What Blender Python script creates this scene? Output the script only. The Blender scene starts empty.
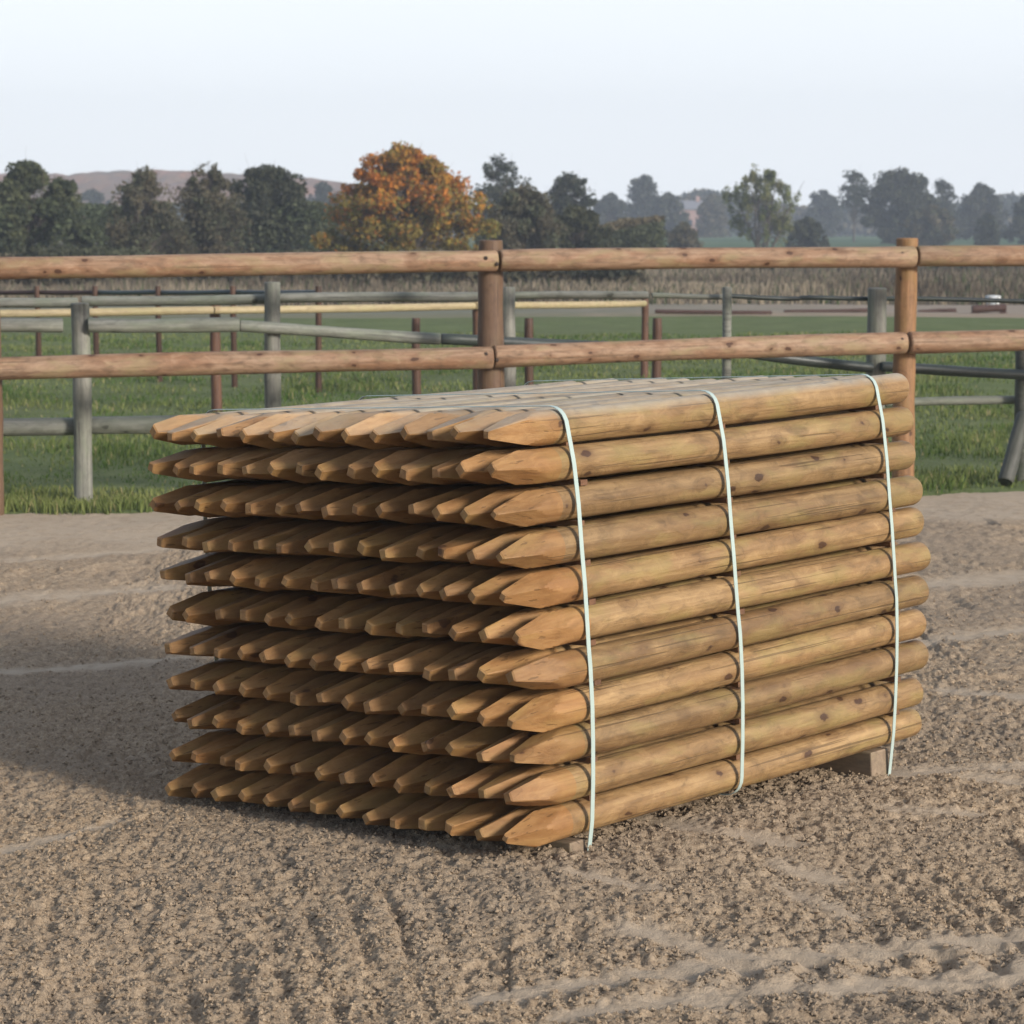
import bpy, math, random
import numpy as np
from mathutils import Matrix, Vector

rng = np.random.default_rng(7)
random.seed(7)
SC = bpy.context.scene
COL = SC.collection

# ------------------------------------------------------------------ camera model
F = 2482.67            # focal length in pixels of the 1024 px picture
H = 1.64               # camera height
HY = 226.0             # horizon row
TH = math.atan((512 - HY) / F)


def ray(px, py):
    x, y, z = (px - 512) / F, 1.0, (512 - py) / F
    return np.array([x, math.cos(TH) * y + math.sin(TH) * z, -math.sin(TH) * y + math.cos(TH) * z])


def at(px, py, Y):
    """point on the sight line of a pixel, at world distance Y"""
    d = ray(px, py)
    return np.array([d[0] * Y / d[1], Y, H + d[2] * Y / d[1]])


def gnd(px, py, z=0.0):
    d = ray(px, py)
    t = (z - H) / d[2]
    return np.array([d[0] * t, d[1] * t, z])


# ------------------------------------------------------------------ numpy noise
def hash2(ix, iy, s=0):
    h = (ix.astype(np.int64) * 374761393 + iy.astype(np.int64) * 668265263 + s * 1442695041) & 0xFFFFFFFF
    h = ((h ^ (h >> 13)) * 1274126177) & 0xFFFFFFFF
    h = (h ^ (h >> 16)) & 0xFFFFFFFF
    h = (h * 1103515245) & 0xFFFFFFFF
    return ((h ^ (h >> 15)) & 0xFFFFFF) / float(0xFFFFFF)


def vnoise(x, y, s=0):
    ix, iy = np.floor(x), np.floor(y)
    fx, fy = x - ix, y - iy
    ix = ix.astype(np.int64); iy = iy.astype(np.int64)
    u = fx * fx * (3 - 2 * fx); v = fy * fy * (3 - 2 * fy)
    a = hash2(ix, iy, s); b = hash2(ix + 1, iy, s); c = hash2(ix, iy + 1, s); d = hash2(ix + 1, iy + 1, s)
    return (a * (1 - u) + b * u) * (1 - v) + (c * (1 - u) + d * u) * v


def fbm(x, y, s=0, o=4):
    r = 0; a = 0.5; t = 0
    for k in range(o):
        r = r + a * vnoise(x * 2 ** k + 17.3 * k, y * 2 ** k + 9.1 * k, s + k); t += a; a *= 0.5
    return r / t


def clods(x, y, cell, s):
    """rounded lumps, one per cell, random size: crumbly sand"""
    gx, gy = x / cell, y / cell
    ix = np.floor(gx).astype(np.int64); iy = np.floor(gy).astype(np.int64)
    out = np.zeros_like(x)
    for dx in (-1, 0, 1):
        for dy in (-1, 0, 1):
            cx, cy = ix + dx, iy + dy
            px = cx + hash2(cx, cy, s); py = cy + hash2(cx, cy, s + 1)
            r = 0.25 + 0.6 * hash2(cx, cy, s + 2)
            d2 = ((gx - px) ** 2 + (gy - py) ** 2) / (r * r)
            out = np.maximum(out, np.sqrt(np.clip(1 - d2, 0, 1)) * r)
    return out


# ------------------------------------------------------------------ mesh helpers
def link_mesh(name, v, f, mat=None, parent=None, smooth=False, sharp=None):
    me = bpy.data.meshes.new(name)
    if isinstance(f, np.ndarray):
        n, k = f.shape
        me.vertices.add(len(v)); me.vertices.foreach_set('co', np.asarray(v, np.float32).ravel())
        me.loops.add(n * k); me.loops.foreach_set('vertex_index', f.astype(np.int32).ravel())
        me.polygons.add(n)
        me.polygons.foreach_set('loop_start', np.arange(0, n * k, k, dtype=np.int32))
        me.polygons.foreach_set('loop_total', np.full(n, k, np.int32))
        me.update(calc_edges=True)
    else:
        me.from_pydata([tuple(p) for p in v], [], f)
    me.validate()
    me.polygons.foreach_set('use_smooth', np.full(len(me.polygons), smooth))
    if sharp is not None:
        me.set_sharp_from_angle(angle=math.radians(sharp))
    o = bpy.data.objects.new(name, me)
    COL.objects.link(o)
    if mat: me.materials.append(mat)
    if parent: o.parent = parent
    return o


def tag(o, label=None, cat=None, group=None, kind=None):
    if label: o['label'] = label
    if cat: o['category'] = cat
    if group: o['group'] = group
    if kind: o['kind'] = kind
    return o


def empty(name, loc=(0, 0, 0)):
    o = bpy.data.objects.new(name, None)
    COL.objects.link(o); o.location = loc; o.empty_display_size = 0.1
    return o


class MB:
    def __init__(s): s.v = []; s.f = []
    def add(s, v, f):
        b = len(s.v); s.v += [tuple(p) for p in v]; s.f += [tuple(i + b for i in q) for q in f]
    def box(s, lo, hi, jit=0):
        x0, y0, z0 = lo; x1, y1, z1 = hi
        v = [(x0, y0, z0), (x1, y0, z0), (x1, y1, z0), (x0, y1, z0), (x0, y0, z1), (x1, y0, z1), (x1, y1, z1), (x0, y1, z1)]
        s.add(v, [(0, 3, 2, 1), (4, 5, 6, 7), (0, 1, 5, 4), (1, 2, 6, 5), (2, 3, 7, 6), (3, 0, 4, 7)])
    def tube(s, pts, rads, n=8, caps=True, chamfer=0.0, squash=None):
        """tube through points; squash = (a, b) half sizes multiplier in the two cross directions"""
        pts = [np.array(p, float) for p in pts]
        rings = []
        for i, p in enumerate(pts):
            d = pts[min(i + 1, len(pts) - 1)] - pts[max(i - 1, 0)]
            d /= np.linalg.norm(d) + 1e-9
            up = np.array([0, 0, 1.0]) if abs(d[2]) < 0.9 else np.array([0, 1.0, 0])
            a = np.cross(d, up); a /= np.linalg.norm(a); b = np.cross(a, d)
            sa, sb = squash or (1, 1)
            rings.append([p + rads[i] * (sa * math.cos(t) * a + sb * math.sin(t) * b) for t in np.arange(n) * 2 * math.pi / n])
        b0 = len(s.v)
        for r in rings: s.v += [tuple(q) for q in r]
        for i in range(len(rings) - 1):
            for k in range(n):
                k2 = (k + 1) % n
                s.f.append((b0 + i * n + k, b0 + i * n + k2, b0 + (i + 1) * n + k2, b0 + (i + 1) * n + k))
        if caps:
            s.f.append(tuple(b0 + k for k in reversed(range(n))))
            s.f.append(tuple(b0 + (len(rings) - 1) * n + k for k in range(n)))
    def build(s, name, mat, parent=None, smooth=False, sharp=None):
        return link_mesh(name, s.v, s.f, mat, parent, smooth, sharp)


# ------------------------------------------------------------------ materials
def new_mat(name):
    m = bpy.data.materials.new(name); m.use_nodes = True
    nt = m.node_tree
    for n in list(nt.nodes): nt.nodes.remove(n)
    out = nt.nodes.new('ShaderNodeOutputMaterial')
    b = nt.nodes.new('ShaderNodeBsdfPrincipled')
    nt.links.new(b.outputs[0], out.inputs[0])
    return m, nt, b


class NT:
    def __init__(s, nt): s.nt = nt
    def n(s, t, **kw):
        o = s.nt.nodes.new('ShaderNode' + t)
        for k, v in kw.items(): setattr(o, k, v)
        return o
    def l(s, a, b): s.nt.links.new(a, b)
    def mix(s, fac, a, b, blend='MIX'):
        m = s.n('Mix', data_type='RGBA', blend_type=blend)
        for idx, x in ((0, fac), (6, a), (7, b)):
            if hasattr(x, 'links'): s.l(x, m.inputs[idx])
            else: m.inputs[idx].default_value = x if idx == 0 or len(x) == 4 else (*x, 1)
        return m.outputs[2]
    def math(s, op, a, b=0.0, c=0.0):
        m = s.n('Math', operation=op)
        for i, x in enumerate((a, b, c)):
            if hasattr(x, 'links'): s.l(x, m.inputs[i])
            else: m.inputs[i].default_value = x
        return m.outputs[0]
    def ramp(s, fac, stops):
        r = s.n('ValToRGB')
        e = r.color_ramp.elements
        while len(e) < len(stops): e.new(0.5)
        for q, (p, c) in zip(e, stops):
            q.position = p; q.color = (*c, 1) if len(c) == 3 else c
        s.l(fac, r.inputs[0]); return r.outputs[0]
    def noise(s, vec, scale, detail=4, rough=0.55, dist=0):
        t = s.n('TexNoise'); t.inputs['Scale'].default_value = scale; t.inputs['Detail'].default_value = detail
        t.inputs['Roughness'].default_value = rough; t.inputs['Distortion'].default_value = dist
        if vec is not None: s.l(vec, t.inputs['Vector'])
        return t.outputs[0]
    def mapping(s, vec, scale=(1, 1, 1), loc=(0, 0, 0)):
        m = s.n('Mapping'); m.inputs['Scale'].default_value = scale; m.inputs['Location'].default_value = loc
        s.l(vec, m.inputs['Vector']); return m.outputs[0]


def g3(v): return (v, v, v)


def wood(name, ca, cb, cstain, cknot, axis='X', knots=0.72, stain=0.5, rough=0.62, bump=0.25, spec=0.35, top_tint=None, blotch=.5):
    m, nt, b = new_mat(name); N = NT(nt)
    seed = N.n('Attribute', attribute_type='OBJECT', attribute_name='seed').outputs['Fac']
    tone = N.n('Attribute', attribute_type='OBJECT', attribute_name='tone').outputs['Fac']
    tc = N.n('TexCoord').outputs['Object']
    off = N.n('Vector' + 'Math', operation='SCALE'); off.inputs[0].default_value = (13.1, 7.7, 3.3); N.l(seed, off.inputs['Scale'])
    add = N.n('VectorMath', operation='ADD'); N.l(tc, add.inputs[0]); N.l(off.outputs[0], add.inputs[1])
    P = add.outputs[0]
    k = 'XYZ'.index(axis)
    def sc(al, ac): v = [ac] * 3; v[k] = al; return tuple(v)
    grain = N.noise(N.mapping(P, sc(2.0, 55)), 1.0, 5, 0.6, 0.4)
    fine = N.noise(N.mapping(P, sc(6.0, 240)), 1.0, 3, 0.6)
    broad = N.noise(N.mapping(P, sc(1.6, 9)), 1.0, 3, 0.6)
    base = N.mix(N.ramp(grain, [(0.36, g3(0)), (0.64, g3(1))]), ca, cb)
    base = N.mix(N.math('MULTIPLY', N.ramp(broad, [(0.42, g3(0)), (0.68, g3(1))]), stain), base, cstain)
    # blotches: uneven preservative uptake, olive and rust, and pale planed patches
    patch = N.noise(N.mapping(P, sc(11, 26)), 1.0, 5, .68, .6)
    base = N.mix(N.math('MULTIPLY', N.ramp(patch, [(.50, g3(0)), (.70, g3(1))]), blotch), base, tuple(x * .52 for x in cb))
    base = N.mix(N.math('MULTIPLY', N.ramp(patch, [(.30, g3(1)), (.46, g3(0))]), blotch * .7), base, tuple(min(1, x * 1.28) for x in ca))
    ol = N.noise(N.mapping(P, sc(2.6, 7)), 1.7, 3, .6)
    base = N.mix(N.math('MULTIPLY', N.ramp(ol, [(.5, g3(0)), (.64, g3(1))]), blotch * .6), base, (ca[0] * .80, ca[1] * .96, ca[2] * .72))
    # knots: sparse rounded spots with a resin halo
    vor = N.n('TexVoronoi'); vor.inputs['Scale'].default_value = 1.0
    wp = N.mapping(P, sc(7.5, 13))
    nz = N.n('TexNoise'); nz.inputs['Scale'].default_value = 3.0; N.l(wp, nz.inputs['Vector'])
    dst = N.n('VectorMath', operation='MULTIPLY_ADD'); N.l(nz.outputs['Color'], dst.inputs[0]); dst.inputs[1].default_value = (0.28, 0.28, 0.28); N.l(wp, dst.inputs[2])
    N.l(dst.outputs[0], vor.inputs['Vector'])
    sel = N.n('SeparateColor'); N.l(vor.outputs['Color'], sel.inputs[0])
    pick = N.math('GREATER_THAN', sel.outputs[0], knots)
    core = N.math('MULTIPLY', N.ramp(vor.outputs['Distance'], [(0.13, g3(1)), (0.165, g3(0))]), pick)
    halo = N.math('MULTIPLY', N.ramp(vor.outputs['Distance'], [(0.16, g3(1)), (0.42, g3(0))]), pick)
    base = N.mix(N.math('MULTIPLY', halo, 0.55), base, tuple(0.5 * (x + y) for x, y in zip(cknot, cstain)))
    arc = N.math('MULTIPLY', N.ramp(vor.outputs['Distance'], [(.262, g3(0)), (.282, g3(1)), (.302, g3(0))]), N.math('GREATER_THAN', sel.outputs[0], knots + (1 - knots) * .6))
    base = N.mix(N.math('MULTIPLY', arc, .3), base, cknot)
    base = N.mix(N.math('MULTIPLY', core, 0.92), base, cknot)
    # fine checks (drying cracks)
    crack = N.ramp(N.noise(N.mapping(P, sc(1.3, 90), ), 1.0, 2, 0.5), [(0.315, g3(1)), (0.345, g3(0))])
    base = N.mix(N.math('MULTIPLY', crack, 0.65), base, tuple(x * 0.45 for x in cb))
    if top_tint:
        # paler, patchy tint on the upward faces of the top layer's posts
        dn = N.noise(P, 14, 4, 0.65)
        bl = N.n('Attribute', attribute_type='OBJECT', attribute_name='pale_top').outputs['Fac']
        up = N.n('SeparateXYZ'); N.l(N.n('NewGeometry').outputs['Normal'], up.inputs[0])
        dm = N.math('MULTIPLY', N.ramp(up.outputs[2], [(.45, g3(0)), (.9, g3(top_tint[1]))]), bl)
        dm = N.math('MULTIPLY', dm, N.ramp(dn, [(0.25, g3(.5)), (0.65, g3(1))]))
        base = N.mix(dm, base, top_tint[0])
    tn = N.n('CombineColor')
    for i in range(3): N.l(tone, tn.inputs[i])
    base = N.mix(1.0, base, tn.outputs[0], 'MULTIPLY')
    N.l(base, b.inputs['Base Color'])
    b.inputs['Roughness'].default_value = rough
    b.inputs['Specular IOR Level'].default_value = spec
    hgt = N.math('ADD', N.math('MULTIPLY', grain, 0.7), N.math('MULTIPLY', fine, 0.3))
    hgt = N.math('ADD', N.math('SUBTRACT', hgt, N.math('MULTIPLY', crack, 0.5)), N.math('MULTIPLY', patch, 1.2))
    bp = N.n('Bump'); bp.inputs['Strength'].default_value = bump; bp.inputs['Distance'].default_value = 0.006
    N.l(hgt, bp.inputs['Height']); N.l(bp.outputs[0], b.inputs['Normal'])
    return m


M_POST = wood('treated_pine', (.365, .232, .105), (.225, .132, .055), (.23, .125, .05), (.06, .026, .012), blotch=.75, knots=.44, stain=.8, bump=.6, spec=.5, rough=.55, top_tint=((.47, .415, .325), .7))
M_TIP = wood('cut_pine', (.385, .215, .086), (.29, .145, .052), (.235, .105, .035), (.085, .036, .014), knots=.7, bump=.35, spec=.4, rough=.6, top_tint=((.47, .405, .31), .5))
M_BATTEN = wood('batten_wood', (.19, .095, .05), (.13, .062, .032), (.11, .055, .028), (.05, .03, .02), axis='Y')
M_BEARER = wood('bearer_wood', (.30, .22, .15), (.22, .16, .11), (.17, .13, .09), (.08, .05, .03), axis='Y')
M_RAIL = wood('pink_pine_rail', (.345, .232, .152), (.235, .142, .086), (.25, .125, .065), (.06, .026, .015), knots=.40, stain=.8, bump=.6, blotch=.8)
M_OPOST = wood('orange_fence_post', (.30, .16, .075), (.20, .10, .045), (.26, .145, .07), (.07, .03, .015), axis='Z', stain=.5, blotch=.6)
M_FPOST = wood('brown_fence_post', (.17, .10, .06), (.11, .06, .036), (.16, .105, .07), (.06, .03, .018), axis='Z', stain=.5)
M_GREY = wood('weathered_grey_rail', (.25, .245, .215), (.16, .16, .135), (.14, .155, .11), (.05, .05, .04), knots=.85, stain=.5, bump=.5)
M_GPOST = wood('weathered_grey_post', (.24, .23, .20), (.14, .135, .12), (.15, .155, .115), (.07, .065, .05), axis='Z', knots=.85, bump=.6)
M_DARK = wood('dark_wet_rail', (.055, .062, .058), (.035, .042, .042), (.045, .065, .05), (.02, .02, .02), knots=.9, rough=.4, spec=.5)
M_YELL = wood('pale_new_rail', (.42, .335, .20), (.35, .265, .14), (.36, .30, .21), (.25, .14, .06), knots=.85, stain=.3)
M_RED = wood('red_brown_post', (.135, .065, .04), (.095, .045, .028), (.09, .05, .035), (.05, .03, .02), axis='Z')
M_POLE = wood('brown_pole', (.085, .042, .032), (.06, .03, .024), (.06, .032, .026), (.04, .03, .02))


def plain(name, c, rough=0.6, var=0.15, scale=8, spec=0.3):
    m, nt, b = new_mat(name); N = NT(nt)
    n = N.noise(N.n('TexCoord').outputs['Object'], scale, 4)
    lo = tuple(x * (1 - var) for x in c); hi = tuple(min(1, x * (1 + var)) for x in c)
    N.l(N.mix(n, lo, hi), b.inputs['Base Color'])
    b.inputs['Roughness'].default_value = rough; b.inputs['Specular IOR Level'].default_value = spec
    return m


M_STRAP = plain('pale_green_strap', (.40, .485, .45), .42, .08, 40, .5)


def leaf_mat(name, trans=0.3):
    m = bpy.data.materials.new(name); m.use_nodes = True
    nt = m.node_tree
    for n in list(nt.nodes): nt.nodes.remove(n)
    N = NT(nt)
    out = N.n('OutputMaterial')
    a = N.n('Attribute', attribute_name='tint')
    d = N.n('BsdfDiffuse'); t = N.n('BsdfTranslucent'); mx = N.n('MixShader'); mx.inputs[0].default_value = trans
    N.l(a.outputs['Color'], d.inputs[0]); N.l(a.outputs['Color'], t.inputs[0])
    N.l(d.outputs[0], mx.inputs[1]); N.l(t.outputs[0], mx.inputs[2]); N.l(mx.outputs[0], out.inputs[0])
    return m


M_LEAF = leaf_mat('foliage')
M_BLADE = leaf_mat('grass_blade', 0.25)
M_BARK = plain('bark', (.11, .09, .075), .85, .4, 5)


def set_tint(o, cols):
    me = o.data
    at_ = me.attributes.new('tint', 'FLOAT_COLOR', 'POINT')
    c = np.ones((len(me.vertices), 4), np.float32); c[:, :3] = cols
    at_.data.foreach_set('color', c.ravel())


# ------------------------------------------------------------------ fence line geometry
FL0, FL1 = gnd(0, 514), gnd(1024, 489)
def fence_y(x, off=0.0):
    t = (x - FL0[0]) / (FL1[0] - FL0[0])
    return FL0[1] + t * (FL1[1] - FL0[1]) + off
def fence_Y_at_px(px, off=0.0):
    dx = (px - 512) / F
    # solve x = dx' * Y with Y = fence_y(x)+off
    k = (FL1[1] - FL0[1]) / (FL1[0] - FL0[0])
    r = ray(px, 300); s = r[0] / r[1]
    return (FL0[1] - k * FL0[0] + off) / (1 - k * s)


# ------------------------------------------------------------------ stack frame
AX = np.array([[0.6723, 0.7401, 0.0140], [-0.7384, 0.6719, -0.0568], [-0.0514, 0.0278, 0.9983]])
ORG = np.array([-0.048, 6.003, H - 0.500])
PITCH, CP, PLEN, PR = 0.1, 0.0995, 1.795, 0.0450
def S2W(a, b, z): return ORG + a * AX[0] + b * AX[1] + z * AX[2]

# ------------------------------------------------------------------ arena sand
def axis_pts(segs):
    out = []
    for a, b, st in segs: out.append(np.arange(a, b, st))
    out.append([segs[-1][1]]); return np.concatenate(out)

def seg_mask(x, y, p0, p1, w):
    p0 = np.array(p0); p1 = np.array(p1); d = p1 - p0; L2 = d @ d
    t = np.clip(((x - p0[0]) * d[0] + (y - p0[1]) * d[1]) / L2, 0, 1)
    dist = np.hypot(x - p0[0] - t * d[0], y - p0[1] - t * d[1])
    return np.clip(1.3 - dist / w, 0, 1)

SMOOTH = [((607, 832), (790, 866), .05), ((577, 903), (653, 915), .035), ((633, 949), (771, 977), .05),
          ((480, 1008), (705, 981), .045), ((705, 981), (1060, 940), .05), ((560, 1022), (800, 998), .05), ((800, 998), (1060, 972), .06),
          ((787, 884), (827, 893), .04), ((975, 790), (1050, 797), .06), ((890, 827), (975, 825), .04),
          ((800, 768), (905, 788), .07), ((905, 788), (1040, 775), .05), ((920, 640), (1040, 632), .08),
          ((930, 582), (1050, 572), .14), ((-30, 604), (160, 586), .10), ((-30, 672), (180, 655), .07),
          ((-30, 862), (120, 828), .03), ((20, 560), (170, 548), .1), ((950, 690), (1050, 700), .06), ((780, 905), (850, 925), .03)]
SM = [(gnd(*a)[:2], gnd(*b)[:2], w) for a, b, w in SMOOTH]

def sand_height(x, y):
    # the stack stands on a slight swell
    rel = np.stack([x - ORG[0], y - ORG[1]], -1)
    b_ = rel @ (AX[1][:2]); a_ = rel @ (AX[0][:2])
    da = np.maximum(np.abs(a_ - .9) - .9, 0); db = np.maximum(np.abs(b_ - .62) - .7, 0)
    wgt = np.exp(-(da ** 2 + db ** 2) / .5)
    z = wgt * (0.074 - .022 * np.clip(a_, 0, 1.9) - 0.055 * np.clip(b_, -.2, 1.5) / 1.29)
    z = z + 0.05 * (fbm(x * .9, y * .9, 3, 3) - .5) * np.clip(1 - wgt, 0.1, 1)
    sm = np.zeros_like(x)
    for p0, p1, w in SM:
        ww = 1.25 * w * (0.6 + 0.9 * vnoise(x * 9, y * 9, 77))
        sm = np.maximum(sm, seg_mask(x, y, p0, p1, ww))
    edge = fence_y(x) - y                      # distance in front of the grass
    strip = np.clip((1.9 + .9 * (fbm(x * 1.3, y * 1.3, 50) - .5) - edge) / .5, 0, 1)
    sm = np.maximum(sm, strip)
    sm *= 0.55 + 0.45 * np.clip(vnoise(x * 22, y * 22, 31) * 2.2 - .3, 0, 1)
    wx = x + .012 * (vnoise(x * 40, y * 40, 5) - .5); wy = y + .012 * (vnoise(x * 40, y * 40, 6) - .5)
    big = clods(wx, wy, .034, 11); mid = clods(wx, wy, .019, 21); sml = clods(x, y, .011, 41)
    rough = .0040 * big + .0060 * mid + .0080 * sml + .010 * (fbm(x * 40, y * 40, 60, 4) - .5) + .014 * (fbm(x * 7, y * 7, 64, 2) - .5)
    pk = clods(wx + .3, wy + .2, .040, 171)
    rough -= .010 * np.clip(pk * 2.4 - .55, 0, 1) * (vnoise(x * 5, y * 5, 175) > .38)
    rough += .008 * (np.abs(vnoise(x * 75, y * 75, 181) - .5) * 2 - .5)
    u = (x * .985 + y * .17)
    groove = (0.5 + 0.5 * np.cos(2 * math.pi * u / .098 + 1.5 * (fbm(x * 2, y * 2, 81, 2) - .5))) ** 3
    gm = np.clip(fbm(x * 1.6, y * .9, 90, 3) * 3.2 - 1.2, 0, 1) * np.clip((6.6 - y) / 1.0, 0, 1)
    lug = vnoise(x * 6, y * 16, 95)
    rough -= .017 * groove * gm * (0.25 + lug)
    # scattered footmarks
    fm = clods(x + .1 * vnoise(x * 3, y * 3, 4), y * .8, .34, 131)
    rough -= .020 * np.clip(fm * 2 - .5, 0, 1) * (hash2(np.floor(x * 3).astype(np.int64), np.floor(y * 2).astype(np.int64), 8) > .4) * (1 - wgt)
    # lugs of the tyre track low on the right
    t0, t1 = gnd(640, 992)[:2], gnd(1060, 955)[:2]
    tm = seg_mask(x, y, t0, t1, .12)
    d = (t1 - t0) / np.linalg.norm(t1 - t0)
    along = (x - t0[0]) * d[0] + (y - t0[1]) * d[1]; across = -(x - t0[0]) * d[1] + (y - t0[1]) * d[0]
    lugs = np.clip(np.sin(2 * math.pi * (along + .8 * np.abs(across)) / .15) * 2.0 + .2, -1, 1)
    z = z + tm * lugs * .008 * (0.5 + vnoise(x * 12, y * 12, 99))
    amp = (1 - .88 * sm)
    return z + rough * amp - .006 * sm, sm

xs = axis_pts([(-14, -4, .5), (-4, -3.1, .05), (-3.1, -1.75, .016), (-1.75, 1.75, .0058), (1.75, 3.1, .016), (3.1, 4, .05), (4, 14, .5)])
ys = axis_pts([(-6, 3, .6), (3, 4.4, .05), (4.4, 7.3, .0065), (7.3, 10.2, .012), (10.2, 17.4, .026)])
X, Y = np.meshgrid(xs, ys)
Z, SMK = sand_height(X, Y)
def turf_edge(x): return .75 * (fbm(x * 1.7, x * 0, 13, 4) - .5)
over = Y - (fence_y(X) + turf_edge(X) + .02)
Z = np.where(over > 0, Z - np.minimum(over * 1.2, .35), Z)
V = np.stack([X, Y, Z], -1).reshape(-1, 3)
nx, ny = len(xs), len(ys)
ii = (np.arange(ny - 1)[:, None] * nx + np.arange(nx - 1)[None]).ravel()
keep = (over.reshape(-1)[ii] < .45)
ii = ii[keep]
FQ = np.stack([ii, ii + 1, ii + nx + 1, ii + nx], 1)

m, nt, b = new_mat('arena_sand'); N = NT(nt)
pos = N.n('NewGeometry').outputs['Position']
sma = N.n('Attribute', attribute_name='packed').outputs['Fac']
c1 = N.mix(N.ramp(N.noise(pos, 38, 5, .7), [(.36, g3(0)), (.64, g3(1))]), (.30, .218, .145), (.52, .395, .27))
c1 = N.mix(N.math('MULTIPLY', N.ramp(N.noise(pos, 160, 3, .7), [(.48, g3(0)), (.66, g3(1))]), .65), c1, (.155, .118, .087))
c1 = N.mix(N.ramp(N.noise(pos, 1.1, 4, .6), [(.38, g3(0)), (.7, g3(.55))]), c1, (.30, .235, .175))
c2 = N.mix(N.noise(pos, 30, 5, .7), (.43, .34, .25), (.55, .445, .335))
base = N.mix(N.math('MULTIPLY', sma, .8), c1, c2)
N.l(base, b.inputs['Base Color']); b.inputs['Roughness'].default_value = .92; b.inputs['Specular IOR Level'].default_value = .12
bp = N.n('Bump'); bp.inputs['Strength'].default_value = .9; bp.inputs['Distance'].default_value = .008
N.l(N.noise(pos, 190, 4, .7), bp.inputs['Height']); N.l(bp.outputs[0], b.inputs['Normal'])
M_SAND = m
sand = link_mesh('arena_sand', V, FQ, M_SAND, smooth=True)
a_ = sand.data.attributes.new('packed', 'FLOAT', 'POINT'); a_.data.foreach_set('value', SMK.reshape(-1).astype(np.float32))
tag(sand, kind='structure')

# loose crumbs of sand lying on the surface (uncountable)
def crumbs(n):
    px = rng.uniform(-40, 1064, n); py = 560 + 480 * rng.random(n) ** .8
    d0 = (px - 512) / F; dz = (512 - py) / F
    dy = math.cos(TH) + math.sin(TH) * dz; dzz = -math.sin(TH) + math.cos(TH) * dz
    t = -H / dzz
    x, y = d0 * t, dy * t
    z, sm = sand_height(x, y)
    ok = (sm < .5)
    x, y, z = x[ok], y[ok], z[ok]; n = len(x)
    r = .0018 + .0062 * rng.random(n) ** 3
    base = np.array([(1, 0, 0), (-1, 0, 0), (0, 1, 0), (0, -1, 0), (0, 0, 1), (0, 0, -1)], float)
    tri = np.array([(0, 2, 4), (2, 1, 4), (1, 3, 4), (3, 0, 4), (2, 0, 5), (1, 2, 5), (3, 1, 5), (0, 3, 5)])
    ang = rng.uniform(0, 6.28, n)
    vv = base[None] * rng.uniform(.45, 1.5, (n, 6, 1)) * r[:, None, None]
    ca, sa = np.cos(ang)[:, None], np.sin(ang)[:, None]
    vx = vv[..., 0] * ca - vv[..., 1] * sa; vy = vv[..., 0] * sa + vv[..., 1] * ca
    P = np.stack([vx + x[:, None], vy + y[:, None], vv[..., 2] * .8 + (z + r * .35)[:, None]], -1).reshape(-1, 3)
    Fc = (tri[None] + 6 * np.arange(n)[:, None, None]).reshape(-1, 3)
    o = link_mesh('sand_crumbs', P, Fc, M_SAND)
    tag(o, 'loose crumbs of damp sand scattered over the arena floor', 'sand crumbs', kind='stuff')
crumbs(60000)

# ------------------------------------------------------------------ paddock ground (one sheet to the horizon)
gx = np.concatenate([-np.geomspace(2500, 8, 40), np.linspace(-7, 7, 57), np.geomspace(8, 2500, 40)])
gy = np.concatenate([[-300, -60, -10, 2, 8], np.arange(12, 20, .15), np.geomspace(20, 3500, 90)])
GX, GY = np.meshgrid(gx, gy)
def field_z(x, y):
    x = np.asarray(x, float); y = np.asarray(y, float)
    far = np.clip((y - 30) / 100, 0, 1)
    return .03 * (fbm(x * .5, y * .5, 201, 3) - .5) * np.clip((y - 14) / 4, 0.2, 1) + far * .5 * (fbm(x * .02, y * .02, 211, 2) - .5)
GZ = field_z(GX, GY)
under = GY - fence_y(GX, -.12)
inside = (np.abs(GX) < 13.5) & (GY > -5.5)
GZ = np.where((under < .05) & inside, -.05, GZ)
GZ = np.where((under < -.5) & inside, -.30, GZ)
V = np.stack([GX, GY, GZ], -1).reshape(-1, 3)
nx, ny = len(gx), len(gy)
ii = (np.arange(ny - 1)[:, None] * nx + np.arange(nx - 1)[None]).ravel()
FQ = np.stack([ii, ii + 1, ii + nx + 1, ii + nx], 1)
m, nt, b = new_mat('paddock_turf'); N = NT(nt)
pos = N.n('NewGeometry').outputs['Position']
sep = N.n('SeparateXYZ'); N.l(pos, sep.inputs[0])
gcol = N.mix(N.ramp(N.noise(pos, 1.3, 6, .7), [(.3, g3(0)), (.7, g3(1))]), (.095, .125, .045), (.165, .19, .08))
gcol = N.mix(N.ramp(N.noise(pos, .25, 4, .6), [(.45, g3(0)), (.7, g3(.6))]), gcol, (.125, .130, .065))
gcol = N.mix(N.ramp(N.noise(pos, 14, 4, .7), [(.5, g3(0)), (.75, g3(.5))]), gcol, (.035, .05, .02))
rough_c = N.mix(N.noise(N.mapping(pos, (.25, .05, .3)), 1.0, 6, .7), (.13, .105, .075), (.26, .22, .17))
farf = N.mix(N.ramp(N.noise(N.mapping(pos, (.003, .02, 1)), 1.0, 3), [(.4, g3(0)), (.6, g3(1))]), (.055, .105, .05), (.10, .135, .065))
yy = N.math('ADD', sep.outputs[1], N.math('MULTIPLY', N.noise(pos, .3, 3), 6.0))
base = N.mix(N.ramp(N.math('DIVIDE', yy, 100.0), [(.50, g3(0)), (.53, g3(1))]), gcol, rough_c)
base = N.mix(N.ramp(N.math('DIVIDE', yy, 200.0), [(.51, g3(0)), (.54, g3(1))]), base, farf)
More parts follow.
